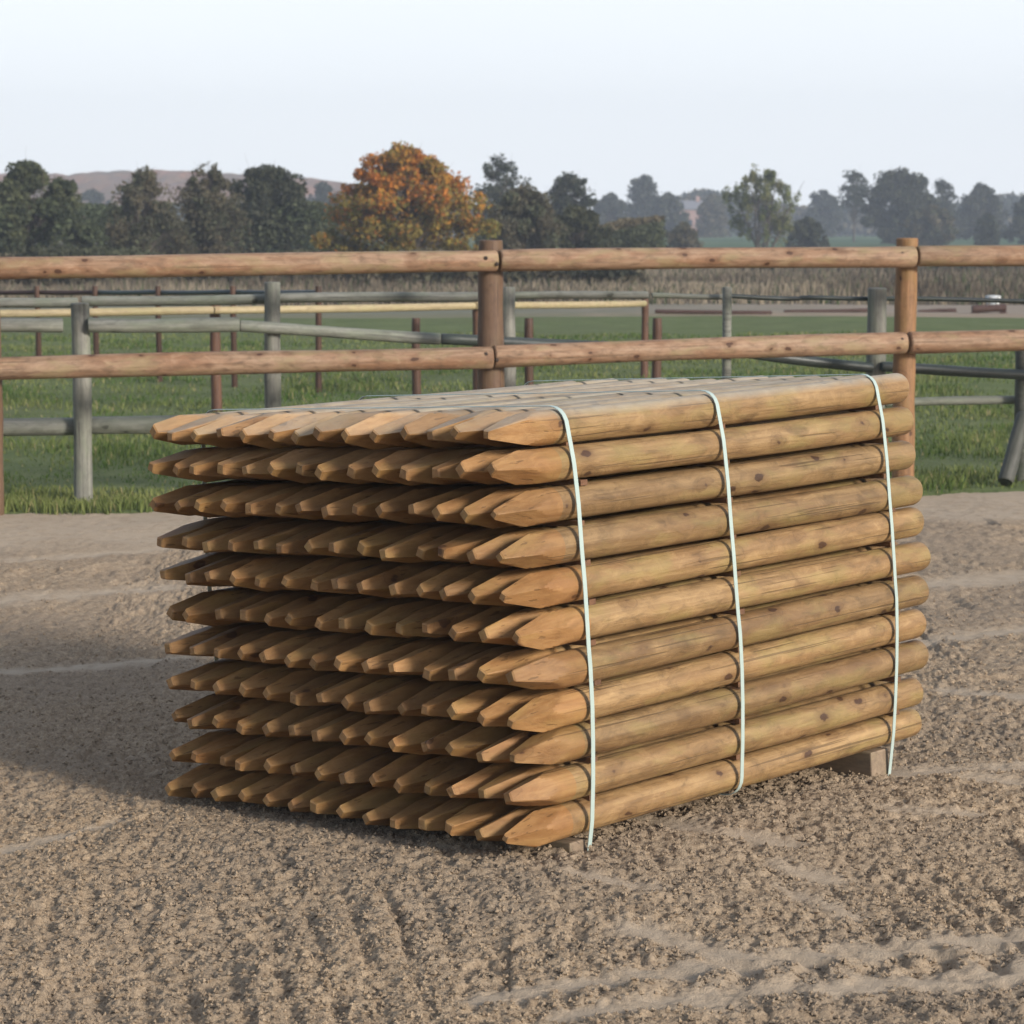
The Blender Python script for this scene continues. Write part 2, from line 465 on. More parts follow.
N.l(base, b.inputs['Base Color']); b.inputs['Roughness'].default_value = .95; b.inputs['Specular IOR Level'].default_value = .1
bp = N.n('Bump'); bp.inputs['Strength'].default_value = .7; bp.inputs['Distance'].default_value = .05
N.l(N.noise(pos, 9, 5, .7), bp.inputs['Height']); N.l(bp.outputs[0], b.inputs['Normal'])
tag(link_mesh('paddock_ground', V, FQ, m, smooth=True), kind='structure')

# pale sandy track across the far paddock
tx = np.linspace(-45, 45, 91); rows = []
m, nt, b = new_mat('track_sand'); N = NT(nt)
pos = N.n('NewGeometry').outputs['Position']; sep = N.n('SeparateXYZ'); N.l(pos, sep.inputs[0])
tc_ = N.mix(N.noise(N.mapping(pos, (.4, 1.2, 1)), 1.5, 5, .7), (.20, .15, .11), (.34, .26, .19))
gr = N.ramp(N.math('ADD', N.math('DIVIDE', sep.outputs[0], 14.0), N.noise(pos, .8, 4)), [(.45, g3(.92)), (1.1, g3(.12))])
N.l(N.mix(gr, tc_, (.125, .125, .075)), b.inputs['Base Color']); b.inputs['Roughness'].default_value = .95
M_TRACK = m
tyv = np.linspace(43.6, 50.5, 9)
TX, TY = np.meshgrid(tx, tyv)
TY = TY + .35 * np.sin(TX * .4) + 1.2 * (fbm(TX * .2, TY * 0 + 1, 300, 3) - .5)
TZ = np.maximum(field_z(TX, TY), -.2) + .05
TZ[0] -= .3; TZ[-1] -= .3
ii = (np.arange(8)[:, None] * 91 + np.arange(90)[None]).ravel()
tag(link_mesh('sand_track', np.stack([TX, TY, TZ], -1).reshape(-1, 3), np.stack([ii, ii + 1, ii + 92, ii + 91], 1), M_TRACK, smooth=True), kind='structure')

# wooded hill far away on the left
hx = np.linspace(-240, 40, 160); hy = np.linspace(470, 620, 40)
HX, HYY = np.meshgrid(hx, hy)
prof = np.interp(HX, [-240, -170, -125, -105, -90, -72, -56, -40, -20, 40], [8, 10.5, 12, 12.4, 13.0, 12.7, 12.4, 11, 7, -2])
ht = prof * np.clip((HYY - 470) / 50, 0, 1) ** .6 * np.clip((620 - HYY) / 60, 0, 1) ** .5
HZ = ht + 2.0 * clods(HX, HYY, 6, 400) * np.clip(ht / 6, 0, 1) - 1.0
ii = (np.arange(39)[:, None] * 160 + np.arange(159)[None]).ravel()
m, nt, b = new_mat('autumn_hill'); N = NT(nt)
pos = N.n('NewGeometry').outputs['Position']
N.l(N.mix(N.ramp(N.noise(pos, .06, 5, .7), [(.35, g3(0)), (.65, g3(1))]), (.10, .065, .03), (.24, .10, .05)), b.inputs['Base Color']); b.inputs['Roughness'].default_value = 1
tag(link_mesh('distant_hill', np.stack([HX, HYY, HZ], -1).reshape(-1, 3), np.stack([ii, ii + 1, ii + 161, ii + 160], 1), m), kind='structure')

# ------------------------------------------------------------------ grass blades
def blades(name, x, y, z, h, w, cols, label, cat, lean=.5):
    n = len(x)
    a = rng.uniform(0, 6.28, n); dx, dy = np.cos(a) * w / 2, np.sin(a) * w / 2
    la = rng.uniform(0, 6.28, n); lx = np.cos(la) * h * lean * rng.random(n); ly = np.sin(la) * h * lean * rng.random(n)
    P = np.stack([np.stack([x - dx, y - dy, z - .01], -1), np.stack([x + dx, y + dy, z - .01], -1),
                  np.stack([x + dx * .6 + lx * .4, y + dy * .6 + ly * .4, z + h * .6], -1), np.stack([x + lx, y + ly, z + h], -1),
                  np.stack([x - dx * .6 + lx * .4, y - dy * .6 + ly * .4, z + h * .6], -1)], 1).reshape(-1, 3)
    k = 5 * np.arange(n)[:, None]
    f4 = np.concatenate([k + np.array([[0, 1, 2, 4]])], 0)
    f3 = k + np.array([[4, 2, 3]])
    tris = np.concatenate([f4[:, [0, 1, 2]], f4[:, [0, 2, 3]], f3], 0)
    o = link_mesh(name, P, tris, M_BLADE)
    set_tint(o, np.repeat(cols, 5, 0))
    return tag(o, label, cat, kind='stuff')

n = 150000
yy = 13.6 + 24 * rng.random(n) ** 2.0
xx = rng.uniform(-1, 1, n) * (1.0 + .24 * yy)
tuft = fbm(xx * 1.4, yy * 1.4, 500, 4)
ed = yy - fence_y(xx)
ok = (ed > -.10 + turf_edge(xx) + .1 * (fbm(xx * 9, yy * 9, 15, 2) - .5)) & (rng.random(n) < np.clip(.25 + 2.2 * (tuft - .3), .15, 1))
xx, yy, tuft, ed = xx[ok], yy[ok], tuft[ok], ed[ok]
hh = (.016 + .045 * np.clip(tuft * 2.4 - .7, 0, 1.3)) * rng.uniform(.5, 1.3, len(xx)) + np.clip(.35 - ed + turf_edge(xx), 0, .35) * .15 * np.clip(fbm(xx * 5, yy * 5, 17, 2) * 3 - 1, 0, 1.4)
ca, cb = np.array([.075, .125, .034]), np.array([.21, .225, .085])
mixv = np.clip(fbm(xx * .8, yy * .8, 520, 3) * 1.6 - .4 + rng.normal(0, .18, len(xx)), 0, 1)[:, None]
cc = ca * (1 - mixv) + cb * mixv
dry = rng.random(len(xx)) < .06
cc[dry] = (.30, .26, .13)
blades('grass', xx, yy, field_z(xx, yy), hh, .006 + .0006 * (yy - 13) + rng.random(len(xx)) * .006, cc, 'short green paddock grass growing behind the fences', 'grass', .9)

n = 60000
yy = 49.5 + 41 * rng.random(n); xx = rng.uniform(-1, 1, n) * (2 + .235 * yy)
cl = fbm(xx * .35, yy * .25, 540, 4)
hh = (.10 + .34 * np.clip(cl * 2 - .5, 0, 1)) * rng.uniform(.5, 1.2, n)
mv = np.clip(fbm(xx * .2, yy * .15, 560, 3) * 2.2 - .6 + rng.normal(0, .2, n), 0, 1)[:, None]
cc = np.array([.11, .088, .066]) * (1 - mv) + np.array([.29, .24, .175]) * mv
gg = rng.random(n) < .12; cc[gg] = (.08, .10, .05)
blades('rough_grass', xx, yy, field_z(xx, yy), hh, .03 + .04 * rng.random(n), cc, 'tall dry brown grass in the rough strip below the trees', 'dry grass', .35)

# ------------------------------------------------------------------ trees
def tree(name, px0, px1, ytop, Y, pal, label, cat='tree', group=None, n=9000, leaf=.11, shape='round', bare=.18, gap=.45, dark=None, spread=.086, seed=0, limbs=9, twigs=4, spray=1.0):
    r = np.random.default_rng(seed + 1000)
    ce = at((px0 + px1) / 2, ytop, Y)
    z0 = float(field_z(ce[0], Y)) - .05
    hgt = ce[2] - z0
    wid = abs(at(px1, ytop, Y)[0] - at(px0, ytop, Y)[0]) / 2
    root = empty(name, (ce[0], Y, z0))
    tag(root, label, cat, group)
    # clump centres inside an uneven envelope
    K = max(14, int((70 if shape == 'vase' else 112 if shape in ('dome', 'round') else 40) * limbs / 9)); n = int(n * (2.5 if shape in ('dome', 'round') else 1.4))
    def env(t):
        if shape == 'round': return np.sqrt(np.clip(1 - ((t - .52) / .5) ** 2, .02, 1))
        if shape == 'dome': return np.sqrt(np.clip(1.02 - np.clip((t - .25) / .70, 0, 1) ** 2, .03, 1)) * np.clip(.84 + t * .7, 0, 1)
        if shape == 'vase': return np.clip(.35 + 1.0 * t, 0, 1) * np.sqrt(np.clip(1.03 - t ** 5, .03, 1))
        if shape == 'top': return np.sqrt(np.clip(1 - ((t - .62) / .42) ** 2, .02, 1))
        return np.ones_like(t)
    t = bare + (.96 - bare) * r.random(K) ** 1.05; t[:3] = (.97, .95, .92)
    ang = r.uniform(0, 6.283, K); rr = np.sqrt(r.random(K)) * .98
    e = env(t) * wid * r.uniform(.74, 1.06, K); e[:3] *= .45
    cx, cy, cz = np.cos(ang) * rr * e, np.sin(ang) * rr * e * .85, t * hgt * .96
    # trunk and limbs
    mb = MB()
    tr = max(.03, .017 * hgt)
    stems = {'top': 1, 'dome': 3, 'vase': 7}.get(shape, 2); fan = .62 if shape == 'vase' else .18
    forks = []
    for s_ in range(stems):
        o = np.array([r.normal(0, .06) * wid, r.normal(0, .06) * wid, 0]) if stems > 1 else np.zeros(3)
        tip = np.array([r.normal(0, fan) * wid, r.normal(0, fan) * wid, hgt * r.uniform(.72, .95)])
        P = [o, o * .8 + tip * .25 + np.array([0, 0, .02]), tip * .6 + r.normal(0, .04, 3) * hgt * .3, tip]
        mb.tube(P, [tr, tr * .75, tr * .45, tr * .08], 7); forks.append(P)
    for k in range(K):
        P = forks[k % stems]; c = np.array([cx[k], cy[k], cz[k]])
        f_ = np.clip(.25 + .6 * (cz[k] / hgt) - .2, .12, .8)
        base = P[0] + (P[1] - P[0]) * min(1, f_ * 3) if f_ < .33 else (P[1] + (P[2] - P[1]) * min(1, (f_ - .33) * 3))
        midp = (base + c) / 2 + np.array([r.normal(0, .05), r.normal(0, .05), .06]) * hgt * .6
        mb.tube([base, midp, c], [tr * .32, tr * .18, tr * .05], 5, caps=False)
        for q in range(twigs):
            tw = c + r.normal(0, 1, 3) * np.array([1, 1, 1]) * spread * hgt * .75
            mb.tube([midp + (c - midp) * r.uniform(.4, 1), tw], [tr * .07, tr * .025], 4, caps=False)
    mb.build('trunk', M_BARK, root, smooth=True)
    # leaves
    wgt = r.uniform(.35, 1.3, K); wgt /= wgt.sum()
    own = r.choice(K, n, p=wgt)
    rad = (spread * hgt * r.uniform(.6, 1.3, K) * np.where(t > .8, .75, 1))[own]
    d = r.normal(0, 1, (n, 3)); d /= np.linalg.norm(d, axis=1)[:, None]
    d *= (r.random(n) ** .5)[:, None] * rad[:, None] * 1.45
    d[:, 2] *= .85 * spray; d[:, :2] /= spray ** .6
    L = np.stack([cx, cy, cz], 1)[own] + d
    # ragged gaps
    gp = fbm(L[:, 0] * 4.5 / (wid + .3) + L[:, 1] + 40, L[:, 2] * 4.5 / (wid + .3) + 40, seed + 5, 3)
    okk = (gp > gap - .12 * r.random(n)) & (L[:, 2] > .02 * hgt)
    L, own = L[okk], own[okk]; n = len(L)
    u = r.normal(0, 1, (n, 3)); u /= np.linalg.norm(u, axis=1)[:, None]
    w_ = np.cross(u, r.normal(0, 1, (n, 3))); w_ /= np.linalg.norm(w_, axis=1)[:, None]
    s_ = (leaf * .84 * r.uniform(.5, 1.3, n))[:, None]
    Q = np.stack([L - u * s_, L - w_ * s_ * .55, L + u * s_, L + w_ * s_ * .55], 1).reshape(-1, 3)
    fc = 4 * np.arange(n)[:, None] + np.array([[0, 1, 2, 3]])
    o = link_mesh('crown', Q, fc, M_LEAF, root)
    pal = np.array(pal)
    pick = pal[r.integers(0, len(pal), K)][own]
    alt = pal[r.integers(0, len(pal), n)]
    th = np.clip(L[:, 2] / hgt, 0, 1)[:, None]
    c_ = pick * .6 + alt * .4
    if dark is not None:     # lower leaves of a turning tree are still green
        c_ = np.where(th + r.normal(0, .14, (n, 1)) < dark[1], np.array(dark[0]) * .75 + .25 * c_, c_)
    c_ = c_ * r.uniform(.7, 1.3, (n, 1))
    set_tint(o, np.repeat(np.clip(c_, 0, 1), 4, 0))
    return root

OLIVE = [(.080, .096, .054), (.105, .112, .058), (.068, .080, .05)]
BROWN = [(.125, .108, .072), (.10, .096, .062), (.14, .115, .072), (.095, .105, .062)]
DARKG = [(.058, .068, .046), (.078, .082, .052), (.066, .068, .048)]
ORANGE = [(.54, .20, .035), (.47, .155, .03), (.54, .27, .045), (.34, .13, .03), (.30, .19, .05), (.22, .19, .05)]
LIME = [(.17, .19, .07), (.13, .15, .055), (.21, .20, .085)]
GREYG = [(.06, .07, .05), (.075, .08, .055), (.05, .058, .045)]
G1 = 'trees along the far edge of the paddock'; G2 = 'trees on the hazy skyline'; G3 = 'bushes below the skyline trees'
tree('broad_tree', -44, 94, 159, 74, OLIVE, 'dark olive tree cut by the left edge of the picture', group=G1, n=15000, seed=1, shape='dome', bare=.1, gap=.42, leaf=.10)
tree('willow', 98, 186, 167, 78, BROWN, 'brown grey twiggy willow between the dark left tree and the paler one beside it', group=G1, n=9000, seed=2, shape='dome', bare=.08, gap=.46, leaf=.08, twigs=12)
tree('willow', 160, 252, 164, 80, BROWN, 'brown grey willow just right of the other twiggy willow', group=G1, n=10000, seed=3, shape='dome', bare=.08, gap=.46, leaf=.08, twigs=12)
tree('ash_tree', 224, 312, 163, 86, DARKG, 'dark ragged tree left of the orange tree with a thin airy top', group=G1, n=9000, seed=4, shape='round', bare=.12, gap=.40, leaf=.10)
tree('maple', 310, 496, 141, 72, ORANGE, 'orange autumn tree with some green low leaves, brightest in the row', group=G1, n=24000, seed=5, shape='dome', bare=.10, gap=.42, leaf=.08, dark=((.17, .175, .05), .52), spread=.062, limbs=24)
tree('ash_tree', 472, 528, 153, 125, GREYG, 'thin airy grey green tree rising behind the orange tree', group=G1, n=3800, seed=6, shape='top', bare=.45, gap=.45, leaf=.12, spread=.075)
tree('hawthorn', 480, 572, 186, 84, BROWN, 'olive brown bushy thorn right beside the orange tree', group=G1, n=9500, seed=7, shape='dome', bare=.05, gap=.40, leaf=.085)
tree('hawthorn', 532, 624, 205, 88, [(.065, .068, .04), (.08, .08, .045), (.055, .06, .038)], 'low rounded olive thorn right of the taller thorn', group=G1, n=7500, seed=8, shape='dome', bare=.05, gap=.40, leaf=.085)
tree('scots_pine', 544, 594, 173, 130, DARKG, 'dark layered pine standing up behind the olive thorns', group=G1, n=4200, seed=9, shape='top', bare=.4, gap=.40, leaf=.13)
tree('elder_bush', 596, 655, 218, 120, BROWN, 'wide brown bush just right of the low olive thorn', 'bush', G3, n=4500, seed=10, shape='dome', bare=.05, gap=.40, leaf=.11)
tree('elder_bush', 664, 702, 222, 150, BROWN, 'small round brown bush standing alone left of the vase shaped tree', 'bush', G3, n=2500, seed=11, shape='dome', bare=.05, gap=.32, leaf=.12)
tree('wild_cherry', 716, 808, 168, 138, LIME, 'sparse vase shaped green tree standing alone with bare twigs on top', group=G1, n=6500, seed=12, shape='vase', bare=.22, gap=.46, leaf=.11, spread=.06, limbs=9, twigs=9, spray=1.7)
tree('elder_bush', 784, 832, 217, 165, DARKG, 'dark green bush at the right foot of the vase shaped tree', 'bush', G3, n=3500, seed=13, shape='dome', bare=.05, gap=.32, leaf=.13)
tree('ash_tree', 836, 874, 170, 260, GREYG, 'tall open hazy tree left of the big dark round tree', group=G2, n=2200, seed=14, shape='top', bare=.45, gap=.46, leaf=.22)
tree('oak', 860, 938, 169, 235, DARKG, 'big dark round hazy tree, largest on the right skyline', group=G2, n=9000, seed=15, shape='round', bare=.06, gap=.33, leaf=.22)
tree('oak', 905, 960, 205, 215, BROWN, 'brown rounded tree below the right side of the big dark round tree', group=G2, n=4200, seed=16, shape='dome', bare=.05, gap=.33, leaf=.2)
tree('ash_tree', 930, 956, 178, 265, GREYG, 'slender open hazy tree right of the big dark round tree', group=G2, n=1500, seed=17, shape='top', bare=.45, gap=.45, leaf=.22)
tree('oak', 955, 1008, 184, 280, DARKG, 'hazy dark tree with a peaked crown near the right edge', group=G2, n=5000, seed=18, shape='dome', bare=.08, gap=.42, leaf=.26)
tree('elder_bush', 974, 1002, 213, 210, GREYG, 'small round grey bush in the field near the right edge', 'bush', G3, n=2200, seed=19, shape='dome', bare=.04, gap=.3, leaf=.17)
tree('oak', 1004, 1065, 192, 240, DARKG, 'dark hazy tree cut by the right edge of the picture', group=G2, n=5000, seed=20, shape='dome', bare=.06, gap=.40, leaf=.22)
tree('lime_tree', 626, 662, 175, 320, GREYG, 'pale blue hazy tree, tallest between the pine and the vase shaped tree', group=G2, n=3000, seed=21, shape='round', bare=.2, gap=.42, leaf=.3)
tree('oak', 588, 632, 193, 300, GREYG, 'hazy grey tree just right of the dark pine', group=G2, n=3500, seed=22, shape='dome', bare=.08, gap=.35, leaf=.3)
tree('oak', 648, 690, 192, 310, DARKG, 'low hazy dark tree left of the far pink house', group=G2, n=3500, seed=23, shape='dome', bare=.06, gap=.33, leaf=.3)
tree('oak', 696, 730, 194, 330, BROWN, 'hazy brown tree just right of the far pink house', group=G2, n=3000, seed=24, shape='dome', bare=.06, gap=.33, leaf=.3)
tree('oak', 800, 845, 190, 340, GREYG, 'hazy tree seen just right of the vase shaped tree', group=G2, n=3200, seed=25, shape='dome', bare=.06, gap=.40, leaf=.32)
tree('oak', 300, 348, 182, 260, GREYG, 'bluish hazy tree in the gap left of the orange tree', group=G2, n=3600, seed=26, shape='dome', bare=.06, gap=.40, leaf=.26)
tree('oak', 66, 118, 190, 300, GREYG, 'bluish hazy tree in the gap between the two leftmost trees', group=G2, n=3200, seed=27, shape='dome', bare=.06, gap=.40, leaf=.3)

def wood_mass(name, px0, px1, Y, ylo, yhi, n, leaf, pal, label, cat, seed):
    r = np.random.default_rng(seed)
    px = r.uniform(px0, px1, n); x = (px - 512) / F * Y
    hmax = (HY - (ylo + (yhi - ylo) * fbm(x * 25 / Y, x * 0 + 1, seed, 4) )) / F * Y + H
    z = hmax * r.random(n) ** .7
    y = Y + r.uniform(-.04, .04, n) * Y
    L = np.stack([x, y, z], 1)
    u = r.normal(0, 1, (n, 3)); u /= np.linalg.norm(u, axis=1)[:, None]
    w_ = np.cross(u, r.normal(0, 1, (n, 3))); w_ /= np.linalg.norm(w_, axis=1)[:, None]
    s_ = (leaf * r.uniform(.5, 1.4, n))[:, None]
    Q = np.stack([L - u * s_, L - w_ * s_ * .6, L + u * s_, L + w_ * s_ * .6], 1).reshape(-1, 3)
    o = link_mesh(name, Q, 4 * np.arange(n)[:, None] + np.array([[0, 1, 2, 3]]), M_LEAF)
    pal = np.array(pal)
    cl = (fbm(x * 12 / Y, z, seed + 9, 2) * len(pal)).astype(int).clip(0, len(pal) - 1)
    set_tint(o, np.repeat(pal[cl] * r.uniform(.7, 1.3, (n, 1)), 4, 0))
    return tag(o, label, cat, kind='stuff')
wood_mass('distant_wood', 540, 1700, 430, 185, 222, 60000, .5, GREYG + BROWN, 'distant hazy belt of woodland along the right skyline', 'woodland', 61)
wood_mass('distant_wood', -700, 560, 420, 190, 222, 40000, .5, GREYG + DARKG, 'distant hazy belt of woodland glimpsed behind the left trees', 'woodland', 62)
wood_mass('undergrowth', -500, 640, 66, 236, 274, 42000, .09, DARKG + BROWN, 'dark tangled undergrowth at the feet of the left trees', 'undergrowth', 63)
wood_mass('scrub', 60, 335, 88, 184, 236, 26000, .085, BROWN + OLIVE, 'olive brown thorn scrub filling the gaps between the twiggy willows', 'scrub', 65)
wood_mass('scrub', 476, 660, 100, 204, 250, 22000, .09, BROWN + OLIVE, 'olive brown thorn scrub filling the gaps right of the orange tree', 'scrub', 66)
wood_mass('hedge', 560, 1500, 92, 250, 272, 46000, .09, BROWN + GREYG, 'low brown hedge running behind the dry grass on the right', 'hedge', 64)

# ------------------------------------------------------------------ far houses
def house(px, ybase, Y, w, d, hw, hr, cw, cr, label):
    c = at(px, ybase, Y); root = empty('house', (c[0], Y, 0)); tag(root, label, 'house', 'houses beyond the trees')
    mb = MB(); v = [(-w, -d, 0), (w, -d, 0), (w, d, 0), (-w, d, 0), (-w, -d, hw), (w, -d, hw), (w, d, hw), (-w, d, hw), (-w, 0, hw + hr * .97), (w, 0, hw + hr * .97)]
    mb.add(v, [(0, 1, 5, 4), (2, 3, 7, 6), (1, 2, 6, 9, 5), (3, 0, 4, 8, 7)])
    mb.build('wall', cw, root)
    rb = MB(); e = .25
    for s in (-1, 1):
        a = [(-w - e, s * (d + e), hw - e * hr / d), (w + e, s * (d + e), hw - e * hr / d), (w + e, 0, hw + hr), (-w - e, 0, hw + hr)]
        b2 = [(p[0], p[1], p[2] + .12) for p in a]
        rb.add(a + b2, [(0, 1, 2, 3), (4, 7, 6, 5), (0, 4, 5, 1), (1, 5, 6, 2), (3, 2, 6, 7), (0, 3, 7, 4)])
    rf = rb.build('roof', cr, root)
    cb = MB(); cb.box((w * .5, -.3, hw + hr - .3), (w * .5 + .5, .3, hw + hr + .7)); cb.build('chimney', cw, rf)
    for k in (-.55, .05, .6):
        wb = MB(); wb.box((k * w - .35, -d - .03, hw * .4), (k * w + .35, -d + .02, hw * .4 + .9))
        wb.build('window', M_WIN, root)
    return root
M_WIN = plain('dark_window', (.05, .06, .07), .2, .1, 3, .5)
house(88, 247, 210, 5.0, 2.4, 1.5, .9, plain('pale_render', (.50, .50, .52), .8), plain('pink_tile', (.34, .22, .19), .8), 'low pale house with a pinkish roof behind the leftmost trees')
house(688, 235, 345, 2.1, 2.0, 4.0, 1.0, plain('pink_brick', (.36, .24, .22), .85), plain('grey_slate', (.20, .20, .22), .7), 'far pink brick house half hidden among the hazy trees')

# ------------------------------------------------------------------ fences
_sd = [0]
def dress(o, lo=.9, hi=1.1):
    _sd[0] += 1
    o['seed'] = (_sd[0] * .6180339) % 1.0 * 5 + .1; o['tone'] = random.uniform(lo, hi); return o

def log_part(name, p0, p1, r, mat, parent, n=14, wob=.004, half=False, sub=10):
    """round timber between two points, own origin, axis along local X"""
    p0, p1 = np.array(p0, float), np.array(p1, float)
    L = np.linalg.norm(p1 - p0); ex = (p1 - p0) / L
    ey = np.cross([0, 0, 1], ex); ey /= np.linalg.norm(ey); ez = np.cross(ex, ey)
    mb = MB(); rr = np.random.default_rng(int(abs(p0[0] * 997 + p1[2] * 331 + L * 77)) % 99991)
    ph = rr.uniform(0, 6, 4)
    ts = np.linspace(0, 1, sub)
    pts = [(t * L, wob * math.sin(3 * t + ph[0]) + wob * .5 * math.sin(9 * t + ph[1]), wob * math.sin(4 * t + ph[2])) for t in ts]
    rads = [r * (1 + .03 * math.sin(7 * t + ph[3]) + rr.normal(0, .008)) for t in ts]
    e = min(.008, L * .02)
    pts = [pts[0]] + [(e, *pts[0][1:])] + pts[1:-1] + [(L - e, *pts[-1][1:])] + [pts[-1]]
    rads = [rads[0] * .9] + [rads[0]] + rads[1:-1] + [rads[-1]] + [rads[-1] * .9]
    mb.tube(pts, rads, n)
    o = mb.build(name, mat, parent, smooth=True, sharp=40)
    M = Matrix([[ex[0], ey[0], ez[0], p0[0]], [ex[1], ey[1], ez[1], p0[1]], [ex[2], ey[2], ez[2], p0[2]], [0, 0, 0, 1]])
    o.matrix_local = (Matrix.Translation(-Vector(parent.location)) @ M) if parent else M
    return dress(o)

def post_part(px, ytop, Y, r, mat, parent, n=14, zb=-.05, flat=False, lean=0.0):
    top = at(px, ytop, Y); z0 = zb
    hgt = top[2] - z0
    mb = MB(); rr = np.random.default_rng(int(abs(px) * 7 + Y * 13))
    ts = np.linspace(0, 1, 9)
    pts = [(lean * (1 - t) + .003 * math.sin(5 * t + px), .003 * math.cos(4 * t + px), t * hgt) for t in ts]
    rads = [r * (1 + .03 * rr.normal()) * (1.03 - .06 * t) for t in ts]
    pts = pts[:-1] + [(pts[-1][0], pts[-1][1], hgt - .006), (pts[-1][0], pts[-1][1], hgt)]
    rads = rads[:-1] + [rads[-1], rads[-1] * .9]
    mb.tube(pts, rads, n)
    o = mb.build('post', mat, parent, smooth=True, sharp=40)
    o.location = Vector((top[0], Y, z0)) - Vector(parent.location)
    return dress(o)

def fence_root(name, px, Y, label, group='fences'):
    p = at(px, 500, Y); e = empty(name, (p[0], Y, 0)); tag(e, label, 'fence', group); return e

# 1 new brown arena fence
f1 = fence_root('arena_fence', 491, fence_Y_at_px(491), 'new brown post and rail fence in front, with two thick pinkish rails')
P1 = [(-14, 246), (491, 240), (907, 238), (1330, 236)]
for px, yt in P1: post_part(px, yt, fence_Y_at_px(px), .076 if px == 491 else .068, M_OPOST if px == 907 else M_FPOST, f1, 18)
RO = -.115
def rails(par, segs, mat, off, rpx, name='rail', n=14, lo=.92, hi=1.1):
    for (x0, y0, x1, y1) in segs:
        Y0, Y1 = fence_Y_at_px(x0, off), fence_Y_at_px(x1, off)
        o = log_part(name, at(x0, y0, Y0), at(x1, y1, Y1), rpx, mat, par, n)
        o['tone'] = random.uniform(lo, hi)
rails(f1, [(-420, 271, -7, 266.5), (-5, 267.5, 497, 261.5), (500, 260.5, 914, 256.5), (917, 256, 1345, 253)], M_RAIL, RO, .064, n=20)
rails(f1, [(-420, 380, -7, 369.5), (-5, 369, 492, 357), (494, 356.5, 905, 342.5), (908, 342.5, 1345, 334)], M_RAIL, RO, .066, n=20)

M_BOLT = plain('rusty_bolt', (.05, .035, .028), .6)
for px, _y in P1[:3]:
    for yc in (np.interp(px, [0, 491, 907], [266.5, 261, 256.5]), np.interp(px, [0, 491, 907], [369, 357, 342.5])):
        for dx, dy in ((-5, -3), (6, 3)):
            Yb = fence_Y_at_px(px + dx, RO) - .06
            p = at(px + dx, yc + dy, Yb)
            mb = MB(); mb.tube([(0, .02, 0), (0, -.004, 0), (0, -.009, 0)], [.012, .012, .008], 10)
            o = mb.build('bolt', M_BOLT, f1, smooth=True, sharp=40); o.location = Vector(p) - Vector(f1.location)

# 2 old grey fence just behind
O2 = .55
f2 = fence_root('paddock_fence', 507, fence_Y_at_px(507, O2), 'old weathered grey fence close behind the new brown one')
for px, yt, r in [(80, 303, .056), (272, 282, .05), (508, 287, .048), (727, 287, .03), (877, 288, .062)]:
    post_part(px, yt, fence_Y_at_px(px, O2), r, M_GPOST if px != 727 else M_GREY, f2, 16)
post_part(1024, 350, fence_Y_at_px(1024, O2), .055, M_GREY, f2, 14)['tone'] = .45
rails(f2, [(-300, 306, 78, 302.5), (82, 302, 270, 298.5), (274, 298.5, 506, 296)], M_GREY, O2 + .1, .031)
rails(f2, [(510, 296, 648, 294.5)], M_GREY, O2 + .1, .025)
rails(f2, [(652, 296, 726, 296.5)], M_GREY, O2 + .1, .017)
rails(f2, [(728, 296.5, 800, 298.5), (800, 298.5, 870, 298), (883, 299, 1040, 301)], M_DARK, O2 + .1, .015)
rails(f2, [(-300, 326, 63, 325), (88, 325, 239, 325)], M_GREY, O2 - .08, .044)
rails(f2, [(240, 326.5, 440, 338.5)], M_GREY, O2 - .08, .036)
rails(f2, [(441, 339.5, 600, 346), (600, 346, 744, 352), (744, 353, 872, 368), (881, 367, 1040, 375)], M_DARK, O2 - .08, .034)
rails(f2, [(-300, 432, 75, 427), (85, 426, 270, 422)], M_GREY, O2 + .1, .055)
rails(f2, [(274, 421, 880, 404), (885, 403, 1040, 399)], M_GREY, O2 + .1, .028)
o = log_part('strut', at(1024, 415, fence_Y_at_px(1024, O2 - .1)), at(1006, 482, fence_Y_at_px(1006, O2 - .35)), .05, M_GREY, f2); o['tone'] = .4

# 3 paddock division with a pale yellow rail
f4 = fence_root('rail_fence', 215, 22.1, 'fence with one pale yellow new rail on red brown posts')
for px, yt, Y_, r in [(-60, 308, 21.2, .045), (215, 304, 22.1, .047), (477, 300, 23.6, .045), (645, 298, 27, .04)]:
    post_part(px, yt, Y_, r, M_RED, f4, 10)
pts = [(-330, 317, 20.0), (-58, 314, 21.1), (213, 310.5, 22.0), (474, 306, 23.5), (645, 303.5, 26.9)]
for (a, b, c), (d, e, f_) in zip(pts[:-1], pts[1:]):
    log_part('rail', at(a + 1, b, c - .06), at(d, e, f_ - .06), .036, M_YELL, f4, 10)
# 4 further brown post line with a dark rail
f3 = fence_root('post_line', 318, 23.1, 'far fence of short evenly spaced brown posts with a thin dark rail')
pk = [(-75, 27.9), (-22, 27.2), (37, 26.5), (95, 25.8), (158, 25.1), (233, 24.3), (318, 23.4), (416, 22.6), (529, 21.9), (657, 21.2)]
for px, Y_ in pk: post_part(px, 286 if px < 400 else 318, Y_ + 1.2, .031 if px < 400 else .042, M_RED, f3, 10)['tone'] = random.uniform(.6, .8)
for (a, Ya), (d, Yd) in zip(pk[:6], pk[1:7]):
    log_part('rail', at(a, 292.5, Ya + 1.25), at(d, 292.5, Yd + 1.25), .026, M_POLE if d < 100 else M_DARK, f3, 8)

